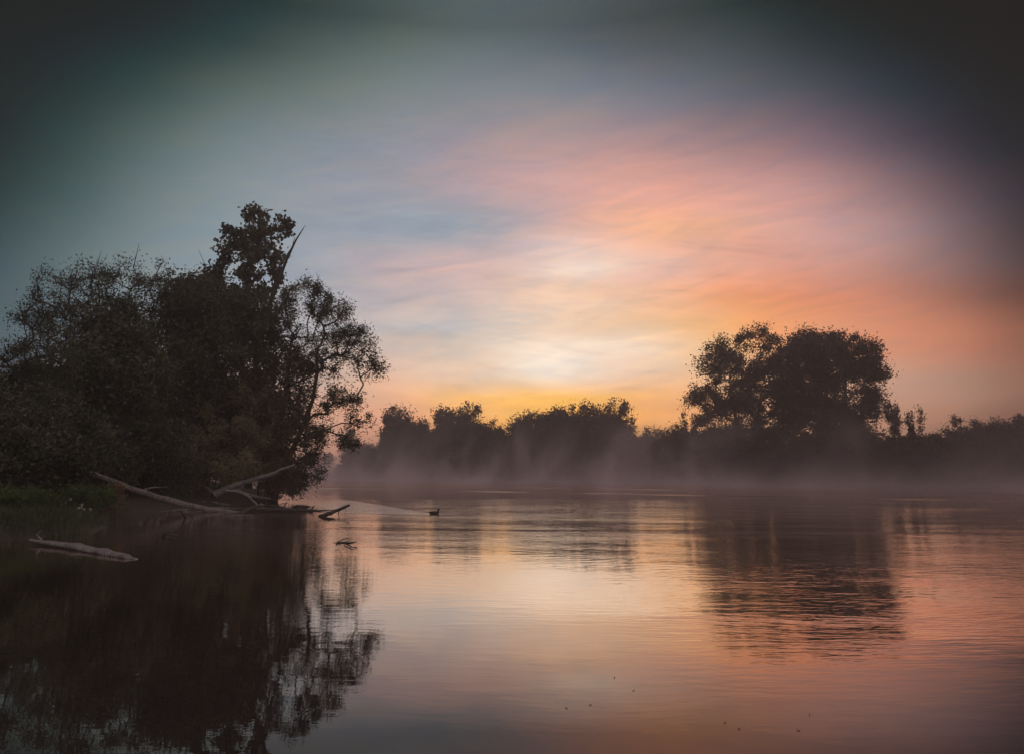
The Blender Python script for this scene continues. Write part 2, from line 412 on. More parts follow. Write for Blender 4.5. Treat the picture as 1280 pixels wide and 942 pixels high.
def axis(n, lo, hi, c, k):
    t = np.linspace(-1, 1, n); s = np.sinh(t * k) / math.sinh(k)
    return np.where(s < 0, c + s * (c - lo), c + s * (hi - c))
gx = axis(330, -420, 420, -14, 4.2); gy = axis(330, -300, 520, 30, 4.0)
XX, YY = np.meshgrid(gx, gy)
ZZ = height(XX, YY)
nx, ny = len(gx), len(gy)
ii = np.arange(ny - 1)[:, None] * nx + np.arange(nx - 1)[None, :]
quads = np.stack([ii, ii + 1, ii + nx + 1, ii + nx], -1).reshape(-1, 4)
g = mesh_obj('ground', np.stack([XX, YY, ZZ], -1).reshape(-1, 3), quads, M['ground'], smooth=True)
tag(g, 'dark grassy river bank and land', None, kind='structure')
wa = mesh_obj('water', [(-420, -300, 0), (420, -300, 0), (420, 520, 0), (-420, 520, 0)], [[0, 1, 2, 3]], M['water'])
tag(wa, 'calm river surface reflecting the sunrise sky', None, kind='structure')

# ------------------------------------------------------------------ foliage and trees
def leaves(centres, spread, n, L, Wd, up_bias=0.0, droop=0.0, squash=1.0):
    """n little rhombic leaves spread round the centres; returns verts, quads"""
    idx = rng.integers(0, len(centres), n)
    sp = np.asarray(spread)[idx] if np.ndim(spread) else np.full(n, spread)
    off = rng.normal(size=(n, 3)) * (sp[:, None] * 0.5); off[:, 2] *= squash
    p = centres[idx] + off
    if droop: p[:, 2] -= droop * np.abs(rng.normal(size=n)) * sp
    d = rng.normal(size=(n, 3)); d[:, 2] = d[:, 2] * (1 - up_bias) + up_bias * 0.8 * (1 if droop == 0 else -1)
    d /= np.linalg.norm(d, axis=1)[:, None]
    s = np.cross(d, rng.normal(size=(n, 3))); s /= np.linalg.norm(s, axis=1)[:, None] + 1e-9
    nrm = np.cross(d, s)
    l = L * rng.uniform(.6, 1.35, n)[:, None]; w = Wd * rng.uniform(.6, 1.3, n)[:, None]
    v = np.stack([p - d * l * .5, p + s * w * .5 + nrm * w * .15 + d * l * .05, p + d * l * .5, p - s * w * .5 + nrm * w * .15 + d * l * .05], 1)
    q = np.arange(n * 4).reshape(n, 4)
    return v.reshape(-1, 3), q

def blob_points(blobs, n, shell=0.55):
    """blobs (cx,cy,cz,rx,ry,rz[,weight]) -> n points biased to the outside of the blobs"""
    b = np.array([list(x[:6]) for x in blobs], float)
    w = np.array([(x[6] if len(x) > 6 else 1.0) * (x[3] * x[4] * x[5]) ** (2 / 3) for x in blobs]); w /= w.sum()
    idx = rng.choice(len(b), n, p=w)
    d = rng.normal(size=(n, 3)); d /= np.linalg.norm(d, axis=1)[:, None]
    r = rng.uniform(0, 1, n) ** (1 / 3); r = np.where(rng.uniform(size=n) < shell, rng.uniform(.72, 1.03, n), r)
    return b[idx, :3] + d * r[:, None] * b[idx, 3:]

def grow(root_pts, root_r, targets, wiggle=0.12, sag=0.0, min_r=0.012, bias=0.55):
    """branches from a trunk polyline to every target; returns list of (points, radii)"""
    nodes = [np.array(p, float) for p in root_pts]; parent = list(range(-1, len(nodes) - 1)); 
    base = nodes[0]
    NP = np.array(nodes); order = np.argsort(np.linalg.norm(targets - NP[len(NP) // 2], axis=1))
    depth = np.zeros(len(nodes)); 
    chains = []
    cap = len(nodes) + len(targets) * 8
    arr = np.zeros((cap, 3)); arr[:len(nodes)] = NP; cnt = len(nodes)
    dist = np.zeros(cap); dist[:cnt] = np.cumsum([0] + [np.linalg.norm(nodes[i] - nodes[i - 1]) for i in range(1, cnt)])
    for ti in order:
        t = targets[ti]
        d = np.linalg.norm(arr[:cnt] - t, axis=1)
        cost = d + bias * dist[:cnt] * 0.35 + np.where(arr[:cnt, 2] > t[2] + 0.3 * d, 0.6 * d, 0)
        cost[:max(1, len(root_pts) // 3)] += 1e3 if len(root_pts) > 3 else 0
        k = int(np.argmin(cost))
        n = int(min(7, max(2, round(d[k] / 0.7) + 1)))
        pts = curve_pts(arr[k], t, n + 1, wiggle, sag)
        prev = k; ids = [k]
        for p in pts[1:]:
            arr[cnt] = p; parent.append(prev); dist[cnt] = dist[prev] + np.linalg.norm(p - arr[prev]); prev = cnt; ids.append(cnt); cnt += 1
        chains.append(ids)
    # radii by the pipe rule
    load = np.zeros(cnt)
    for ids in chains: load[ids[-1]] += 1
    for i in range(cnt - 1, 0, -1): load[parent[i]] += load[i]
    total = max(load[0], 1)
    rad = min_r + (root_r - min_r) * (load / total) ** 0.5 * 0.8
    res = []
    rp = np.arange(len(root_pts)); rr = np.maximum(rad[rp], root_r * np.linspace(1.25, .45, len(rp)) * (load[rp] / total) ** .3)
    res.append((arr[rp], rr))
    for ids in chains:
        r = rad[ids].copy(); r[0] = min(r[0], r[1] * 1.4 + 0.01)
        res.append((arr[ids], r))
    return res

def make_tree(name, label, cat, group, base, blobs, n_clump, n_leaf, L, Wd, leaf, trunk_h=None, trunk_r=0.25, lean=(0, 0), clump=0.7,
              droop=0.0, squash=0.9, shell=0.55, bark='bark', trunks=1, bare=0, bias=0.55, extra_leaf=None):
    base = np.array(base, float)
    root = empty(name, base)
    tag(root, label, cat, group)
    bl = [(b[0] - base[0], b[1] - base[1], b[2] - base[2], *b[3:]) for b in blobs]
    tg = blob_points(bl, n_clump, shell)
    tg = tg[tg[:, 2] > 0.25]
    top = max(b[2] for b in bl); th = trunk_h or top * 0.75
    T = Tubes()
    groups = [tg]
    if trunks > 1:
        a = np.argsort(tg[:, 0] + 0.3 * rng.normal(size=len(tg))); groups = np.array_split(tg[a], trunks)
    for k, gr in enumerate(groups):
        c = gr.mean(0)
        bx = np.array([c[0] * .12 + rng.normal() * .1 * (trunks > 1), c[1] * .12, -0.35])
        tp = np.array([c[0] * .7 + lean[0], c[1] * .7 + lean[1], th if trunks == 1 else th * rng.uniform(.8, 1.05)])
        tr = curve_pts(bx, tp, 8, .035)
        for pts, rad in grow(tr, trunk_r / math.sqrt(trunks), gr, .1, -.02 if droop else .03, bias=bias):
            big = rad[0] > .05
            T.add(pts, rad, 7 if big else 4, 0.06 if big else 0, cap=False)
    for _ in range(bare):   # bare shoots past the foliage
        s = tg[rng.integers(len(tg))]
        if s[2] < top * .7: continue
        T.add(curve_pts(s, s + np.array([rng.normal() * .5, rng.normal() * .3, rng.uniform(.9, 1.7)]), 5, .06), np.linspace(.03, .008, 5), 4, cap=False)
    T.build('trunk', M[bark], root)
    cs = clump * rng.uniform(.5, 1.4, len(tg))
    v, q = leaves(tg, cs, n_leaf, L, Wd, .25 if droop else 0, droop, squash)
    keep = (v.reshape(-1, 4, 3)[:, :, 2].min(1) + base[2]) > 0.03
    v = v.reshape(-1, 4, 3)[keep].reshape(-1, 3); q = np.arange(len(v)).reshape(-1, 4)
    mesh_obj('crown', v, q, M[leaf], root)
    return root

def B(px, py, rx, ry, D, dep=None, w=1.0):
    """a foliage blob measured in the photo: centre, half sizes in photo pixels, distance"""
    c = P(px, py, D); s = ppm(D)
    return (c[0], c[1], c[2], rx / s, (dep if dep is not None else rx / s), ry / s, w)

def on_ground(px, D):
    x = (px - CX) / F * D
    return (x, D, max(gz(x, D), 0.0))

GL = 'trees crowding the near left bank'
# willow dome at the left
make_tree('willow_tree', 'broad domed willow with airy crown between the dark leftmost trees and the tallest tree', 'tree', GL, on_ground(150, 44),
          [B(100, 372, 58, 40, 43, 3), B(165, 362, 52, 34, 43, 3), B(215, 365, 45, 38, 43.5, 3), B(60, 400, 24, 26, 42, 1.5), B(130, 430, 90, 55, 44, 4), B(200, 440, 60, 60, 45, 4)],
          360, 30000, .17, .065, 'leaf_dark', trunk_r=.32, clump=.62, trunks=3, bare=26)
make_tree('willow_tree', 'small ragged tree with a feathery tuft leaning out at the far left of the bank', 'tree', GL, on_ground(20, 33),
          [B(36, 394, 20, 13, 33, .8), B(8, 455, 36, 30, 33, 2.0), B(60, 450, 36, 30, 33.5, 2), B(30, 500, 60, 50, 34, 2.5)],
          170, 17000, .14, .055, 'leaf_dark', trunk_r=.2, clump=.5, trunks=2, bare=8)
make_tree('alder_tree', 'dense dark tree below the domed willow crown, reaching down to the bank', 'tree', GL, on_ground(140, 37),
          [B(150, 470, 60, 70, 38, 3), B(110, 510, 60, 60, 37, 2.5), B(150, 560, 70, 45, 37, 2.5), B(140, 400, 26, 26, 38, 1.4)],
          320, 52000, .22, .12, 'leaf_dark', trunk_r=.26, clump=.75, bare=4)
make_tree('alder_tree', 'solid dark tree beneath the tallest poplar, in the middle of the clump', 'tree', GL, on_ground(255, 44),
          [B(255, 390, 50, 46, 45, 3), B(280, 450, 62, 60, 45, 3.4), B(230, 510, 60, 60, 44, 3), B(300, 530, 62, 55, 44, 3), B(302, 392, 26, 26, 46, 2)],
          520, 85000, .22, .11, 'leaf_dark', trunk_r=.34, clump=.75, bare=6)
make_tree('poplar_tree', 'tallest tree of the left bank with bold clustered leaves rising above the rest', 'tree', GL, on_ground(315, 50),
          [B(318, 276, 16, 14, 50, .9), B(322, 300, 24, 20, 50, 1.2, 1.2), B(346, 294, 17, 12, 50, .8), B(357, 284, 9, 12, 50, .5, 1.3), B(286, 286, 10, 7, 50, .5, 1.6), B(296, 325, 26, 22, 50, 1.4), B(325, 340, 26, 30, 50, 1.6), B(344, 318, 8, 10, 50, .6), B(275, 345, 14, 12, 50, .8), B(262, 352, 12, 10, 50, .7), B(345, 345, 12, 12, 50, .7), B(310, 400, 34, 50, 50, 2.2)],
          150, 8400, .28, .22, 'leaf_dark', trunk_h=15.5, trunk_r=.24, clump=.5, bare=10, shell=.8)
make_tree('willow_tree', 'open wide willow leaning over the water at the right edge of the clump', 'tree', GL, on_ground(335, 46.5),
          [B(378, 365, 26, 18, 46, 1.3, .8), B(410, 385, 28, 20, 46, 1.4, .8), B(350, 400, 26, 30, 46, 1.6), B(440, 425, 26, 20, 45.5, 1.3), B(462, 452, 19, 18, 45, .9, 1.2), B(405, 440, 34, 30, 46, 1.8),
           B(360, 470, 40, 42, 46.5, 2.4, 1.3), B(430, 490, 26, 14, 45, 1.1, .9), B(448, 520, 16, 20, 44.5, .8), B(395, 520, 24, 26, 45, 1.4, .8), B(436, 552, 14, 16, 44, .6, .8), B(370, 550, 34, 34, 45.5, 1.8, 1.2), B(384, 588, 20, 14, 44.5, .8, .9), B(345, 585, 28, 24, 44, 1.6, 2.2), B(372, 600, 16, 14, 44, .9, 1.4)],
          560, 54000, .17, .065, 'leaf_dark', trunk_r=.30, clump=.46, trunks=3, droop=.35, bare=10, shell=.4)
make_tree('willow_bush', 'olive brown bush at the waterline below the tall poplar, above the fallen branch', 'bush', 'bushes on the left bank', on_ground(265, 40),
          [B(285, 582, 40, 22, 38.5, 1.4), B(236, 572, 30, 26, 39.5, 1.4), B(305, 545, 24, 20, 40, 1.2), B(262, 535, 24, 26, 41, 1.3), B(300, 505, 14, 18, 41.5, .8), B(222, 598, 34, 12, 38.5, .8)],
          170, 22000, .17, .06, 'leaf_olive', trunk_r=.1, clump=.42, trunks=4, trunk_h=2.2)
make_tree('willow_bush', 'brown tinged bush hanging over the pale broken branch', 'bush', 'bushes on the left bank', on_ground(330, 44),
          [B(335, 560, 28, 34, 43.5, 1.3), B(350, 520, 24, 28, 44, 1.2), B(315, 500, 22, 40, 43.5, 1.3), B(345, 592, 26, 22, 43, 1.2, 1.5)],
          160, 17000, .16, .06, 'leaf_brown', trunk_r=.08, clump=.5, trunks=3, trunk_h=3)
make_tree('willow_bush', 'dull olive bush standing between the dark central tree and the fallen trunk', 'bush', 'bushes on the left bank', on_ground(195, 38),
          [B(190, 560, 40, 40, 37, 1.5), B(215, 590, 34, 22, 36.5, 1.2), B(160, 590, 36, 20, 36, 1.2)],
          150, 22000, .17, .07, 'leaf_dark', trunk_r=.08, clump=.55, trunks=3, trunk_h=2.2)
make_tree('alder_bush', 'dark bush at the far left above the grass', 'bush', 'bushes on the left bank', on_ground(20, 26),
          [B(20, 545, 60, 50, 27, 1.8), B(60, 575, 50, 30, 27, 1.4), B(-30, 560, 50, 70, 26, 1.8)],
          220, 34000, .15, .08, 'leaf_dark', trunk_r=.08, clump=.5, trunks=3, trunk_h=1.6)
make_tree('alder_bush', 'dark bush behind the upper end of the fallen trunk', 'bush', 'bushes on the left bank', on_ground(100, 31),
          [B(95, 560, 50, 40, 32, 1.6), B(120, 580, 46, 24, 31.5, 1.3), B(60, 520, 40, 40, 32, 1.5)],
          180, 28000, .16, .085, 'leaf_dark', trunk_r=.08, clump=.5, trunks=3, trunk_h=2)
make_tree('alder_bush', 'small rusty bush at the tip of the grassy bank', 'bush', 'bushes on the left bank', on_ground(147, 27.5),
          [B(146, 616, 9, 11, 27.5, .3), B(140, 630, 14, 9, 27.2, .35)],
          40, 2200, .08, .04, 'leaf_brown', trunk_r=.02, clump=.16, trunks=3, trunk_h=.5)
make_tree('leafy_weed', 'tall leafy green weeds making a mound at the edge of the grassy bank', 'plant', 'leafy weeds on the near bank', on_ground(108, 26),
          [B(108, 619, 26, 12, 26, .8), B(90, 632, 24, 12, 25.5, .8), B(125, 628, 12, 12, 26, .5)], 90, 5200, .11, .045, 'leaf_green', trunk_r=.02, clump=.25, trunks=6, trunk_h=.6)
make_tree('leafy_weed', 'dim leafy green weeds at the left edge of the grassy bank', 'plant', 'leafy weeds on the near bank', on_ground(25, 23),
          [B(20, 630, 40, 14, 23.5, .9), B(45, 645, 26, 12, 22.5, .7)], 90, 6000, .10, .04, 'leaf_green', trunk_r=.02, clump=.25, trunks=6, trunk_h=.5)
# trees outside the frame on the left, present in the reflection
for (px, D, top, lab) in ((-110, 30, 430, 'dark tree beyond the frame, left of the ragged tree'), (-60, 38, 450, 'dark tree beyond the frame behind the ragged tree')):
    make_tree('alder_tree', lab, 'tree', GL, on_ground(px, D), [B(px, (top + 560) / 2, 75, (580 - top) / 2, D, 3), B(px + 20, 540, 80, 50, D, 3)], 200, 26000, .24, .13, 'leaf_dark', trunk_r=.25, clump=.8)
# trees behind, closing the view through the clump
for (px, D, top, wd, lab) in ((70, 60, 470, 70, 'background tree seen through gaps under the willow dome'), (190, 62, 470, 70, 'background tree seen through gaps behind the central alder'), (290, 60, 480, 50, 'background tree behind the tall poplar stem')):
    make_tree('alder_tree', lab, 'tree', 'trees behind the left clump', on_ground(px, D), [B(px, (top + 590) / 2, wd, (600 - top) / 2, D, 3)], 120, 15000, .3, .16, 'leaf_dark', trunk_r=.25, clump=1.0)

# leafless snag beside the poplar
def snag():
    r = empty('bare_snag', on_ground(318, 45.5)); tag(r, 'bare dead forked limb sticking up beside the tallest tree', 'dead tree')
    b = np.array(r.location); T = Tubes()
    def q(x, y): return P(x, y, 45.5) - b
    T.add([q(322, 600), q(320, 540), q(318, 480), q(322, 430), q(335, 385), q(347, 355), q(358, 325), q(370, 300), q(379, 286)], [.2, .18, .17, .155, .14, .115, .085, .055, .03], 7, .05)
    T.add([q(336, 382), q(343, 355), q(350, 332), q(363, 312)], [.09, .07, .05, .03], 5)
    T.add([q(347, 296), q(349, 284), q(345, 275), q(352, 266)], [.035, .028, .02, .012], 4)
    T.add([q(340, 285), q(343, 274), q(346, 268)], [.025, .02, .01], 4)
    T.add([q(379, 286), q(381, 282), q(383, 284)], [.02, .015, .01], 4)
    T.add([q(352, 340), q(352, 326), q(348, 316)], [.03, .02, .01], 4)
    T.add([q(366, 306), q(368, 298), q(366, 292)], [.025, .018, .01], 4)
    T.build('limb', M['bark'], r)
snag()

# ------------------------------------------------------------------ far bank
def proto_tree(k, style):
    """one far tree, base at the origin, 10 m tall"""
    root = empty('riverside_tree', (0, 0, 0))
    bl = []
    if style == 'round':
        for _ in range(7): bl.append((rng.normal() * 1.8, rng.normal() * 1.5, rng.uniform(4, 8.2), rng.uniform(1.4, 2.3), 1.8, rng.uniform(1.2, 1.9)))
        bl.append((0, 0, 3.2, 3.6, 2.6, 2.8))
    elif style == 'tall':
        for _ in range(7): bl.append((rng.normal() * .9, rng.normal() * .8, rng.uniform(4, 8.6), rng.uniform(.9, 1.6), 1.3, rng.uniform(1.2, 1.8)))
        bl.append((0, 0, 3.2, 2.4, 2.0, 3.0))
    elif style == 'spiky':
        for k_ in range(7): bl.append((rng.normal() * 1.6, rng.normal() * .8, rng.uniform(4, 8.8), rng.uniform(.3, .6), .6, rng.uniform(.9, 1.5)))
        bl.append((0, 0, 2.6, 3.2, 2.0, 2.8, 2.0))
    else:
        for _ in range(8): bl.append((rng.normal() * 2.4, rng.normal() * 1.5, rng.uniform(1.5, 7.2), rng.uniform(1.2, 2.4), 1.8, rng.uniform(1.2, 2.4)))
        bl.append((0, 0, 2.0, 4.6, 2.4, 2.2))
    tg = blob_points(bl, 230, .6); tg = tg[tg[:, 2] > .2]
    T = Tubes()
    tr = curve_pts((0, 0, -.5), (0, 0, 7), 7, .04)
    for pts, rad in grow(tr, .22, tg): T.add(pts, rad, 5 if rad[0] > .05 else 3, 0, cap=False)
    for _ in range(10):
        s = tg[rng.integers(len(tg))]
        if s[2] > 5: T.add(curve_pts(s, s + np.array([rng.normal() * .3, 0, rng.uniform(.7, 1.3)]), 4, .05), np.linspace(.03, .012, 4), 3, cap=False)
    T.build('trunk', M['bark'], root)
    sk = style == 'spiky'
    v, q = leaves(tg, (.5 if sk else .85) * rng.uniform(.5, 1.4, len(tg)), 9000 if sk else 15000, .30, .2)
    mesh_obj('crown', v, q, M['leaf_far'], root)
    return root
protos = {'round': [proto_tree(i, 'round') for i in range(3)], 'tall': [proto_tree(i, 'tall') for i in range(2)], 'spiky': [proto_tree(i, 'spiky') for i in range(2)], 'low': [proto_tree(i, 'low') for i in range(3)]}
used_objs = []
def place(style, loc, h, wscale, rz, label, group):
    ps = protos[style]; p = ps[int(rng.integers(len(ps)))]
    if p in used_objs:
        r = p.copy(); C.objects.link(r)
        for ch in list(p.children):
            c = ch.copy(); C.objects.link(c); c.parent = r
    else:
        r = p; used_objs.append(p)
    r.location = loc; r.rotation_euler = (0, 0, rz); r.scale = (h / 10 * wscale, h / 10 * wscale, h / 10)
    tag(r, label, 'tree', group)
    return r
def bankD(px):
    t = (px - CX) / F; s = (60 - 82 * t) / (88 + 58 * t); return 82 + 58 * s

FAR = [  # photo x, crown top y, behind the shore (m), width scale, style, what sets it apart
 (432, 572, 20, .9, 'low', 'faint low tree closing the bend of the river, first beyond the leaning willow'),
 (452, 552, 10, .9, 'low', 'hazy low tree beyond the bend, left of the first round topped tree'),
 (472, 535, 6, 1.1, 'low', 'hazy tree just left of the first tall round topped tree'),
 (508, 502, 7, .95, 'round', 'first tall round topped tree in the mist at the left of the far bank'),
 (535, 519, 5, 1.1, 'low', 'lower misty tree filling the dip between two round tops'),
 (557, 501, 8, .85, 'round', 'misty tree with the second high round top from the left of the far bank'),
 (578, 508, 6, .8, 'round', 'slim misty tree close beside the second round top'),
 (603, 523, 6, .9, 'round', 'flat topped misty tree where the far treeline dips'),
 (628, 519, 8, .8, 'low', 'misty low crown just right of the dip in the far treeline'),
 (650, 512, 6, .8, 'round', 'misty bushy tree rising right of the dip in the far treeline'),
 (678, 508, 7, .8, 'round', 'rounded misty tree under the brightest part of the sky'),
 (706, 506, 6, .9, 'round', 'rounded tree just left of the pointed tree'),
 (738, 495, 6, .8, 'round', 'pointed tree, the highest of the treeline left of the big tree'),
 (764, 511, 7, .8, 'round', 'rounded tree just right of the pointed tree'),
 (790, 522, 6, .8, 'low', 'low tree where the treeline slopes down right of the pointed tree'),
 (818, 537, 5, .9, 'low', 'lowest tree of the gap between the pointed tree and the big tree'),
 (846, 526, 4, .7, 'round', 'small tree at the left foot of the big tree'),
 (868, 508, 4, .8, 'spiky', 'slim young tree pressed against the left side of the big tree'),
 (1118, 503, 6, .8, 'spiky', 'slim spiky tree just right of the big tree'),
 (1138, 504, 5, .7, 'spiky', 'second slim spiky tree right of the big tree'),
 (1160, 522, 6, .9, 'low', 'low bushy tree right of the spiky pair'),
 (1184, 529, 5, .8, 'low', 'low tree in the dark row where the skyline is nearly level'),
 (1208, 515, 6, .8, 'spiky', 'narrow dark tree standing up from the right hand row'),
 (1234, 522, 6, .8, 'round', 'dark rounded tree near the right end of the far bank'),
 (1262, 520, 6, .8, 'round', 'dark rounded tree, last one in full at the right end of the far bank'),
 (1295, 516, 6, .9, 'round', 'dark tree cut by the right edge of the picture'),
 (1335, 512, 6, 1.0, 'round', 'dark tree past the right edge, mirrored in the water'),
]
for (px, top, back, ws, st, lab) in FAR:
    D = bankD(px) + back; x = (px - CX) / F * D; z0 = max(gz(x, D), 0)
    topz = P(px, top, D)[2]
    place(st, (x, D, z0), (topz - z0) * 1.03, ws * 9.5 / max(topz - z0, 6) if topz - z0 < 10 else ws * 1.02, rng.uniform(0, 6.28), lab, 'trees along the far bank')
BELT = [(455, 545, 'at the river bend'), (490, 528, 'left of the first round top'), (532, 522, 'between the first two round tops'), (590, 521, 'left of the flat topped tree'), (616, 520, 'right of the flat topped tree'),
        (664, 517, 'left of the brightest sky'), (692, 516, 'below the brightest sky'), (722, 515, 'left of the pointed tree'), (778, 521, 'right of the pointed tree'), (806, 530, 'above the sloping treeline'), (834, 532, 'before the big tree'), (858, 526, 'against the big tree')]
for (px, top, lab) in BELT:
    D = bankD(px) + 13; x = (px - CX) / F * D; z0 = max(gz(x, D), 0); h = P(px, top, D)[2] - z0
    place('low', (x, D, z0), h * 1.12, 1.0, rng.uniform(0, 6.28), 'low tree in the rear row of the far bank, ' + lab, 'rear row of the far bank')
# shrubs at the water's edge of the far bank
SH = ['low shrub at the far waterline %s' % s for s in (
 'at the river bend', 'below the hazy low tree', 'below the first round top', 'below the dip between round tops', 'below the second round top', 'right of the second round top',
 'below the flat topped tree', 'below the dip of the treeline', 'below the brightest sky, left one', 'below the brightest sky, right one', 'left of the pointed tree', 'under the pointed tree',
 'right of the pointed tree', 'below the sloping treeline', 'in the gap before the big tree', 'at the left foot of the big tree', 'under the left half of the big tree', 'under the middle of the big tree',
 'under the right half of the big tree', 'at the right foot of the big tree', 'under the spiky pair', 'right of the spiky pair', 'under the level skyline', 'under the narrow dark tree', 'under the dark rounded tree', 'at the right end of the bank')]
for k, lab in enumerate(SH):
    px = 445 + k * 33.5 + rng.uniform(-7, 7); D = bankD(px) + rng.uniform(1.2, 2.8); x = (px - CX) / F * D
    r = place('low', (x, D, max(gz(x, D), 0) - .1), rng.uniform(5.0, 8.0), 1.3, rng.uniform(0, 6.28), lab, 'shrubs at the far waterline')
    r.name = 'riverside_shrub'; r['category'] = 'shrub'

for ps in protos.values():       # drop prototypes nobody took
    for p in ps:
        if p not in used_objs:
            for ch in list(p.children): bpy.data.objects.remove(ch)
            bpy.data.objects.remove(p)

# the big trees on the far bank
GB = 'big trees of the far bank'
make_tree('cottonwood_tree', 'big spreading tree with airy left crown on the far bank', 'tree', GB, on_ground(925, 104),
          [B(900, 440, 20, 16, 104, 2.5, .9), B(945, 425, 26, 13, 104, 3), B(885, 458, 18, 13, 103, 2), B(920, 465, 36, 24, 104, 3.6), B(970, 450, 26, 26, 105, 3.5), B(880, 492, 18, 13, 103, 2, .8), B(925, 500, 50, 26, 104, 4.4), B(960, 490, 36, 40, 104, 4), B(905, 540, 50, 40, 103, 4, .9), B(985, 450, 22, 22, 103, 2.5, 1.2), B(990, 500, 26, 36, 103, 3, 1.2), B(868, 503, 9, 11, 103, 1), B(925, 565, 60, 34, 104, 4, 2.4)],
          370, 78000, .30, .19, 'leaf_far', trunk_r=.6, clump=1.1, trunks=2, bare=10)
make_tree('cottonwood_tree', 'big dense round crowned tree, the right half of the high group on the far bank', 'tree', GB, on_ground(1035, 100),
          [B(1030, 450, 40, 32, 101, 4), B(1070, 445, 28, 24, 101, 3), B(1000, 435, 22, 16, 101, 2.6), B(1085, 470, 20, 24, 100, 2.2), B(1030, 424, 22, 7, 101, 2, .8), B(1015, 490, 44, 36, 101, 4.2), B(1060, 505, 38, 34, 100, 4, .9), B(1080, 530, 24, 34, 99, 3), B(1020, 545, 60, 36, 100, 4), B(1050, 570, 60, 30, 101, 4, 1.2)],
          400, 98000, .30, .19, 'leaf_far', trunk_r=.6, clump=1.15, trunks=2, bare=10, shell=.5)

# ------------------------------------------------------------------ driftwood on the left bank
def wood(name, label, cat, pts, rad, mat, group=None, twigs=(), lump=.07, sides=9, flat=1.0, sub=4):
    pts = [np.asarray(p, float) for p in pts]
    o0 = pts[0].copy(); root = empty(name, o0); tag(root, label, cat, group)
    # smooth the polyline
    P0 = np.array(pts); n = len(P0); t = np.linspace(0, n - 1, (n - 1) * sub + 1)
    q = np.stack([np.interp(t, np.arange(n), P0[:, k]) for k in range(3)], 1); r = np.interp(t, np.arange(n), rad)
    for _ in range(2): q[1:-1] = (q[:-2] + 2 * q[1:-1] + q[2:]) / 4
    q[1:-1] += rng.normal(size=(len(q) - 2, 3)) * np.mean(rad) * .12
    T = Tubes(); T.add(q - o0, r, sides, lump, flat); T.build('stem', M[mat], root)
    for tp, tr in twigs:
        T = Tubes(); a = np.array(tp, float)
        T.add(a - o0, tr, 5, .04); T.build('side_branch', M[mat], root)
    return root
wood('fallen_trunk', 'long pale fallen trunk sloping from the bushes down into the water', 'log',
     [P(84, 583, 29), P(118, 592, 30), P(155, 607, 31), P(190, 619, 32), P(225, 629, 33), P(262, 637, 33.8), P(310, 641, 34)],
     [.075, .10, .12, .125, .13, .12, .06], 'pale_wood', twigs=[
     ([P(84, 583, 29), P(83, 588, 29), P(85, 597, 29)], [.06, .045, .02]),
     ([P(175, 613, 31.6), P(190, 609, 31.8), P(210, 608, 32)], [.05, .03, .015]),
     ([P(236, 632, 33.3), P(232, 638, 33), P(238, 646, 32.6)], [.05, .04, .02])])
wood('broken_branch', 'pale broken limb rising from the water toward the leaning willow', 'branch',
     [P(268, 618, 37.5), P(282, 611, 37.6), P(300, 604, 37.8), P(322, 598, 38), P(345, 590, 38.2), P(369, 580, 38.4)], [.20, .15, .13, .11, .09, .04], 'pale_wood', twigs=[
     ([P(320, 599, 38), P(322, 604, 37.8), P(320, 610, 37.6)], [.06, .04, .02]),
     ([P(284, 613, 37.5), P(298, 612, 37), P(310, 618, 36.6), P(320, 630, 36)], [.05, .045, .04, .02]),
     ([P(296, 612, 37), P(315, 618, 36.6), P(336, 622, 36.3)], [.04, .03, .015]),
     ([P(270, 617, 37.5), P(262, 612, 37.6), P(256, 606, 37.8)], [.1, .06, .02])])
wood('broken_branch', 'thin bleached branch arching below the pale broken limb into the log tangle', 'branch',
     [P(282, 613, 36.8), P(296, 614, 36.5), P(310, 619, 36), P(321, 630, 35.4), W(330, 637, .02)], [.07, .06, .05, .04, .02], 'pale_wood', twigs=[
     ([P(310, 619, 36), P(325, 622, 35.8), P(342, 623, 35.6)], [.03, .025, .01])])
wood('broken_branch', 'brown twiggy branch lying across the middle of the log tangle', 'branch',
     [W(300, 641, .05), P(318, 633, 34.5), P(336, 631, 34.8), P(356, 634, 34.5), W(372, 639, .02)], [.05, .06, .05, .04, .02], 'dark_wood', twigs=[
     ([P(330, 632, 34.7), P(334, 626, 34.7), P(341, 622, 34.7)], [.03, .02, .01]),
     ([P(345, 633, 34.6), P(352, 629, 34.4), P(362, 628, 34.4)], [.025, .02, .01])])
wood('floating_log', 'short pale log lying on the waterline just left of the broken limb', 'log',
     [W(214, 631, .05), W(240, 630, .14), W(266, 629, .14), W(288, 631, .05)], [.08, .13, .12, .06], 'pale_wood')
wood('driftwood_branch', 'low stub with two knots breaking the surface right of the logs', 'branch',
     [W(365, 633, -.02), W(372, 632, .07), W(380, 632, .07), W(392, 633, -.02)], [.03, .07, .06, .02], 'dark_wood')
wood('floating_log', 'dark half sunken log lying flat across the tips of the fallen wood', 'log',
     [W(262, 638, .02), W(300, 637, .05), W(340, 637, .06), W(372, 637.5, .05), W(398, 638, .0)], [.05, .1, .12, .11, .04], 'dark_wood', twigs=[
     ([W(353, 636, .1), P(356, 631, W(353, 637)[1]), P(359, 626, W(353, 637)[1])], [.04, .03, .012]),
     ([W(388, 638, .05), P(391, 634, W(388, 638)[1]), P(393, 631, W(388, 638)[1])], [.06, .04, .015]),
     ([W(396, 638, .02), W(408, 637, .04), W(420, 637, .02)], [.03, .025, .012])])
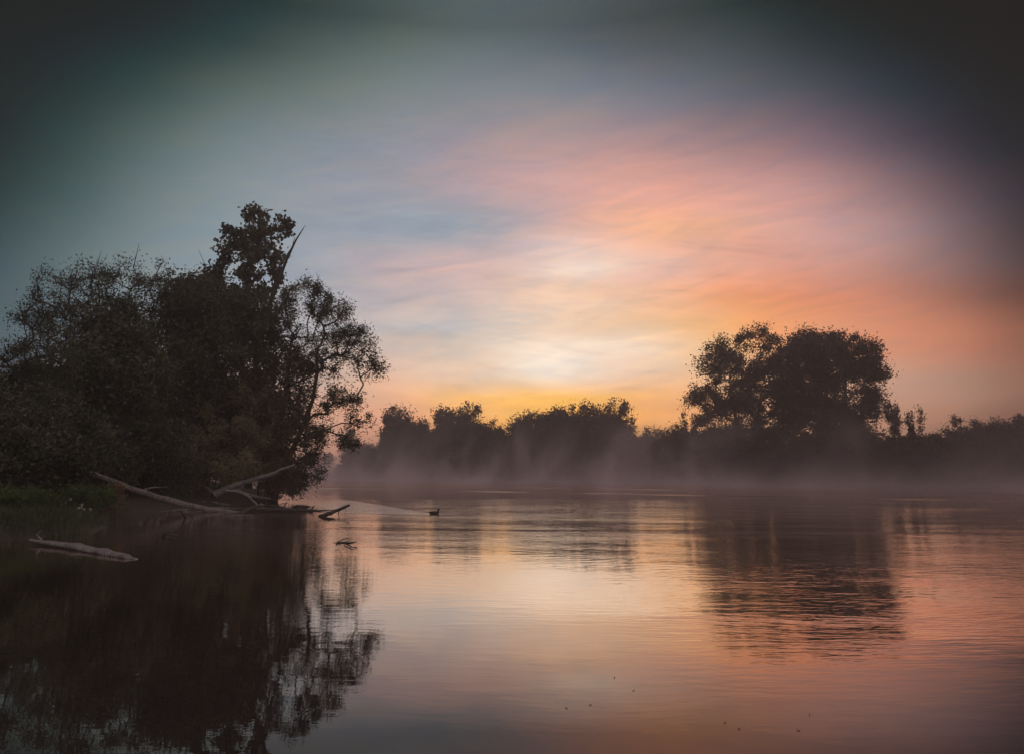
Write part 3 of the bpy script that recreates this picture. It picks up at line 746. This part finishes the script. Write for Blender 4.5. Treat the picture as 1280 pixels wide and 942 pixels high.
wood('pointing_stick', 'dark straight stick jutting up out of the water beyond the logs', 'stick',
     [W(399, 645.5, -.05), W(407, 643, .1), P(420, 638, W(407, 644)[1]), P(437, 630.5, W(407, 644)[1])], [.085, .08, .07, .05], 'dark_wood', twigs=[
     ([P(425, 636, W(407, 644)[1]), P(423, 641, W(407, 644)[1] - .1), W(424, 646, 0.0)], [.025, .018, .01]),
     ([P(430, 634, W(407, 644)[1]), P(433, 637, W(407, 644)[1]), P(431, 640, W(407, 644)[1])], [.018, .012, .008]),
     ([W(402, 645, .02), W(412, 647.5, .03), W(418, 647.5, .01)], [.04, .03, .015])])
wood('weathered_log', 'pale grey grained log stretched along the water in front of the grassy bank', 'log',
     [W(38, 674, .10), W(62, 678, .07), W(95, 683, .05), W(130, 690, .03), W(158, 696, .02), W(180, 701, -.03)], [.05, .10, .15, .14, .10, .02], 'pale_wood', flat=.5, sides=12, twigs=[
     ([W(52, 675, .1), W(46, 667, .25), W(52, 662, .36)], [.03, .022, .01])])
wood('driftwood_branch', 'short pale branch floating just off the tip of the grassy bank', 'branch',
     [W(140, 632, .12), W(160, 634.5, .08), W(182, 636, .05), W(200, 636.5, .01)], [.03, .06, .055, .02], 'pale_wood')
wood('driftwood_branch', 'thin brown branch lying on the shallows beside the fallen trunk', 'branch',
     [W(196, 640, .04), W(230, 636, .06), W(268, 634, .05), W(320, 635, .03)], [.02, .04, .04, .015], 'pale_wood')
wood('driftwood_branch', 'pale bark strip floating below the fallen trunk tip', 'branch',
     [W(278, 645, .02), W(298, 644, .04), W(318, 643.5, .01)], [.015, .045, .015], 'pale_wood')
wood('sunken_snag', 'small dark forked snag poking out of the inlet below the fallen trunk', 'stick',
     [W(203, 668, -.05), W(206, 667, .08), P(211, 660, W(205, 668)[1])], [.06, .06, .025], 'dark_wood', twigs=[([W(206, 667, .06), W(216, 669, .05), W(222, 668, .02)], [.03, .025, .01])])
wood('sunken_snag', 'small twisted snag with a pale tip at the middle of the fallen trunk', 'stick',
     [W(232, 648, -.05), P(230, 642, W(232, 648)[1]), P(224, 638, W(232, 648)[1])], [.05, .05, .02], 'dark_wood', twigs=[([P(230, 643, W(232, 648)[1]), P(237, 641, W(232, 648)[1]), P(241, 648, W(232, 648)[1])], [.03, .03, .015])])
wood('sunken_snag', 'low tangle of twigs breaking the water below the pointing stick', 'stick',
     [W(412, 680, -.02), W(425, 677, .01), W(438, 678, .015), W(450, 676, -.02)], [.012, .016, .016, .008], 'dark_wood', twigs=[
     ([W(420, 678, .02), W(430, 673, .05), W(440, 671, .02)], [.015, .015, .006]), ([W(430, 678, .03), W(440, 683, .03), W(447, 684, 0)], [.015, .015, .006])])

# grass on the near bank
def grass():
    n = 42000
    x = rng.uniform(-26, -11.5, n); y = rng.uniform(15, 33, n)
    sd = river_sd(x, y); k = (sd > -.05) & (rng.uniform(size=n) < np.exp(-sd / 5)); x, y = x[k], y[k]
    z = np.maximum(height(x, y), 0) - .03; n = len(x)
    tuft = .5 + .5 * np.sin(x * 1.9 + 1.0) * np.sin(y * 1.4 + 2.0)
    h = rng.uniform(.18, .5, n) * (.5 + 1.0 * tuft)
    a = rng.uniform(0, 2 * math.pi, n); w = rng.uniform(.008, .022, n)
    lean = rng.normal(size=(n, 2)) * .35 * h[:, None]; lean[:, 0] += .12 * h
    p = np.stack([x, y, z], 1); s = np.stack([np.cos(a), np.sin(a), 0 * a], 1) * w[:, None]
    mid = p + np.stack([lean[:, 0] * .35, lean[:, 1] * .35, h * .6], 1); tip = p + np.stack([lean[:, 0], lean[:, 1], h * .92], 1)
    v = np.stack([p - s, p + s, mid + s * .8, mid - s * .8, tip + s * .1, tip - s * .1], 1).reshape(-1, 3)
    b = np.arange(n)[:, None] * 6
    q = np.concatenate([b + [0, 1, 2, 3], b + [3, 2, 4, 5]])
    o = mesh_obj('grass', v, q, M['grass']); tag(o, 'lush green grass on the near left bank', 'grass', kind='stuff')
grass()

def flower_plant(px, py, label):
    p0 = W(px, py, .25); p0[2] = max(gz(p0[0], p0[1]), 0)
    r = empty('flowering_weed', p0); tag(r, label, 'plant', 'flowering weeds in the bank grass')
    for k in range(4):
        tip = np.array([rng.normal() * .18, rng.normal() * .12, rng.uniform(.28, .5)])
        T = Tubes(); T.add(curve_pts((0, 0, -.03), tip, 5, .06), np.linspace(.008, .005, 5), 4, cap=False); T.build('stem', M['grass'], r)
        v, q = leaves(np.array([tip]), .035, 22, .055, .045); mesh_obj('flower_head', v, q, M['petal'], r)
for a in ((104, 652, 'pale flowering weed in the middle of the bank grass above the weathered log'), (88, 648, 'pale flowering weed left of the middle one in the bank grass'),
          (60, 640, 'pale seed heads standing highest in the bank grass'), (128, 626, 'single pale flower beside the small rusty bush')):
    flower_plant(*a)

# ------------------------------------------------------------------ swimming bird
def duck():
    m, nt, out = newmat('plumage'); N = NT(nt)
    o = N.n('ShaderNodeTexCoord').outputs['Object']
    col = N.ramp(N.noise(o, 40, 3, .6), [(.35, (.02, .016, .013)), (.65, (.07, .05, .038))])
    d = N.n('ShaderNodeBsdfPrincipled'); N.link(col, d.inputs['Base Color']); d.inputs['Roughness'].default_value = .7; N.link(d.outputs[0], out.inputs['Surface'])
    m2, nt, out = newmat('bill'); N = NT(nt); d = N.n('ShaderNodeBsdfPrincipled'); d.inputs['Base Color'].default_value = (.16, .1, .03, 1); d.inputs['Roughness'].default_value = .5; N.link(d.outputs[0], out.inputs['Surface'])
    m3, nt, out = newmat('eye'); N = NT(nt); d = N.n('ShaderNodeBsdfPrincipled'); d.inputs['Base Color'].default_value = (.01, .01, .01, 1); d.inputs['Roughness'].default_value = .1; N.link(d.outputs[0], out.inputs['Surface'])
    r = empty('duck', (DUCK[0], DUCK[1], 0), R(-12)); tag(r, 'small dark duck swimming to the right ahead of its wake in mid river', 'duck')
    # body, neck and head as one lofted surface: tail at -x, head at +x
    prof = [(-.27, .085, .006, .004), (-.24, .08, .03, .018), (-.17, .055, .07, .055), (-.08, .04, .095, .085), (.02, .035, .10, .09), (.10, .045, .085, .085), (.15, .08, .055, .065), (.165, .13, .036, .04), (.172, .175, .034, .036), (.185, .21, .042, .042), (.21, .222, .038, .036), (.232, .218, .02, .02), (.24, .216, .006, .006)]
    n = len(prof); t = np.linspace(0, n - 1, n * 3); pr = np.array(prof); q = np.stack([np.interp(t, np.arange(n), pr[:, k]) for k in range(4)], 1)
    for _ in range(2): q[1:-1] = (q[:-2] + 2 * q[1:-1] + q[2:]) / 4
    pts = np.stack([q[:, 0], 0 * q[:, 0], q[:, 1]], 1); T = np.gradient(pts, axis=0); T /= np.linalg.norm(T, axis=1)[:, None]
    th = np.linspace(0, 2 * math.pi, 16, endpoint=False); up = np.cross(T, [0, 1, 0]) * -1
    ring = pts[:, None, :] + q[:, 2][:, None, None] * np.cos(th)[None, :, None] * np.array([0, 1.0, 0]) + q[:, 3][:, None, None] * np.sin(th)[None, :, None] * up[:, None, :]
    m_ = len(pts); i = np.arange(m_ - 1)[:, None] * 16; j = np.arange(16)[None, :]
    f = np.stack([i + j, i + (j + 1) % 16, i + 16 + (j + 1) % 16, i + 16 + j], -1).reshape(-1, 4)
    mesh_obj('body', ring.reshape(-1, 3), f, m, r, smooth=True)
    Tb = Tubes(); Tb.add([(.232, 0, .216), (.26, 0, .209), (.285, 0, .206)], [.016, .013, .006], 8, 0, .5); Tb.build('bill', m2, r)
    for s in (-1, 1):
        Tb = Tubes(); Tb.add([(.20, s * .036, .228), (.203, s * .040, .228), (.206, s * .036, .229)], [.005, .007, .004], 6); Tb.build('eye', m3, r)
        Tb = Tubes(); Tb.add([(.06, s * .09, .075), (-.04, s * .1, .085), (-.14, s * .075, .085), (-.22, s * .035, .09)], [.02, .045, .035, .008], 8, 0, .9); Tb.build('wing', m, r)
duck()

# fallen leaves floating on the river in front
def floating():
    spots = [(676, 782), (768, 846), (792, 862), (600, 868), (708, 884), (738, 880), (836, 856), (906, 902), (924, 910), (998, 912), (968, 838), (1012, 892), (532, 870), (1040, 862), (944, 872)]
    words_ = ['out by itself beside the willow reflection', 'curled, in the middle of the pink reflection', 'just right of the curled one', 'left of the pink reflection', 'left one of a pair low in the pink reflection', 'right one of a pair low in the pink reflection',
              'below the big tree reflection, its left side', 'upper one of a pair by the lower edge', 'lower one of a pair by the lower edge', 'close to the lower edge on the right', 'just under the big tree reflection', 'between the lower edge and the big tree reflection', 'lowest on the left near the blue reflection', 'right of the big tree reflection tip', 'in the dim water under the big tree reflection']
    for k_, ((px, py), w_) in enumerate(zip(spots, words_)):
        if k_ in (0, 3, 6, 10, 12, 13, 14): continue
        p = W(px, py, .004); n = 9; a = rng.uniform(0, 6.28); L = rng.uniform(.009, .016)
        t = np.linspace(-1, 1, n); wd = (1 - t ** 2) * L * .35 + .001; zz = .004 + .002 * t ** 2
        l = np.stack([t * L, wd, zz], 1); m_ = np.stack([t * L, 0 * t, zz - .003], 1); r_ = np.stack([t * L, -wd, zz], 1)
        v = np.concatenate([l, m_, r_]); i = np.arange(n - 1)
        q = np.concatenate([np.stack([i, i + 1, i + n + 1, i + n], 1), np.stack([i + n, i + n + 1, i + 2 * n + 1, i + 2 * n], 1)])
        o = mesh_obj('floating_leaf', v, q, M['leaf_brown']); o.location = (p[0], p[1], .001); o.rotation_euler = (0, 0, a)
        tag(o, 'dark fallen leaf on the water, ' + w_, 'leaf', 'fallen leaves afloat in front')
floating()

# ------------------------------------------------------------------ air
def box(name, lo, hi):
    x0, y0, z0 = lo; x1, y1, z1 = hi
    v = [(x0, y0, z0), (x1, y0, z0), (x1, y1, z0), (x0, y1, z0), (x0, y0, z1), (x1, y0, z1), (x1, y1, z1), (x0, y1, z1)]
    f = [[3, 2, 1, 0], [4, 5, 6, 7], [0, 1, 5, 4], [1, 2, 6, 5], [2, 3, 7, 6], [3, 0, 4, 7]]
    return v, f
m, nt, out = newmat('haze_air'); N = NT(nt)
pv = N.n('ShaderNodeVolumePrincipled'); pv.inputs['Color'].default_value = (.97, .88, .87, 1); pv.inputs['Density'].default_value = HAZE; pv.inputs['Anisotropy'].default_value = .6
N.link(pv.outputs[0], out.inputs['Volume'])
v, f = box('haze', (-440, -320, -3), (440, 540, HTOP))
tag(mesh_obj('haze', v, f, m), 'thin dawn haze over the whole river', 'haze', kind='stuff')

MIST = 0.10
m, nt, out = newmat('mist_vapour'); N = NT(nt)
pos = N.n('ShaderNodeNewGeometry').outputs['Position']
sp = N.n('ShaderNodeSeparateXYZ'); N.link(pos, sp.inputs[0]); X, Y, Z = sp.outputs
wv = N.vec(N.m('ADD', N.m('MULTIPLY', X, .16), N.m('MULTIPLY', Z, -.05)), N.m('MULTIPLY', Y, .05), N.m('MULTIPLY', Z, .10))
wisp = N.noise(wv, 1.0, 4, .62, .5)
wh = N.rng(wisp, .40, .70)
plume = N.rng(N.noise(N.vec(N.m('ADD', N.m('MULTIPLY', X, .055), N.m('MULTIPLY', Z, -.02)), N.m('MULTIPLY', Y, .02), 2.6), 1.0, 1), .45, .70)
s = N.m('ADD', N.m('MULTIPLY', Y, .8349), N.m('MULTIPLY', X, .5503))
plume = N.m('MAXIMUM', plume, N.m('MULTIPLY', N.rng(N.m('ABSOLUTE', N.m('SUBTRACT', X, 35.0)), 9.0, 1.0), N.m('ADD', .5, N.m('MULTIPLY', wh, .7))))
hs = N.m('ADD', 0.7, N.m('ADD', N.m('MULTIPLY', wh, 1.8), N.m('MULTIPLY', plume, 3.6)))
hs = N.m('MULTIPLY', hs, N.rng(s, 50.0, 97.0, .22, 1.0))
prof = N.m('EXPONENT', N.m('DIVIDE', N.m('MULTIPLY', Z, -1.0), hs))
prof = N.m('MULTIPLY', prof, N.rng(Z, 11.5, 6.0))
s = N.m('ADD', N.m('MULTIPLY', Y, .8349), N.m('MULTIPLY', X, .5503))
dist = N.rng(s, 52.0, 97.0, .10, 1.0)
left = N.rng(X, 60.0, 20.0, .45, 1.0)
den = N.m('MULTIPLY', N.m('MULTIPLY', prof, N.m('ADD', .22, N.m('MULTIPLY', wh, 1.1))), N.m('MULTIPLY', dist, left))
den = N.m('MULTIPLY', den, MIST)
pv = N.n('ShaderNodeVolumePrincipled'); pv.inputs['Color'].default_value = (1.0, .82, .81, 1); pv.inputs['Anisotropy'].default_value = .1
N.link(den, pv.inputs['Density']); N.link(pv.outputs[0], out.inputs['Volume'])
v, f = box('mist', (-60, 16, .02), (90, 170, 12))
mo = mesh_obj('river_mist', v, f, m); tag(mo, 'drifting wisps of mist rising from the water', 'mist', kind='stuff')

# ------------------------------------------------------------------ render settings
SC.render.engine = 'CYCLES'
cy = SC.cycles
cy.max_bounces = 6; cy.diffuse_bounces = 2; cy.glossy_bounces = 3; cy.transmission_bounces = 3; cy.volume_bounces = 3; cy.transparent_max_bounces = 6
cy.volume_step_rate = 1.0; cy.volume_max_steps = 128
cy.use_denoising = True
try: cy.denoiser = 'OPENIMAGEDENOISE'
except Exception: pass
cy.sample_clamp_indirect = 3
SC.view_settings.view_transform = 'Standard'; SC.view_settings.look = 'None'
SC.view_settings.exposure = 0; SC.view_settings.gamma = 1
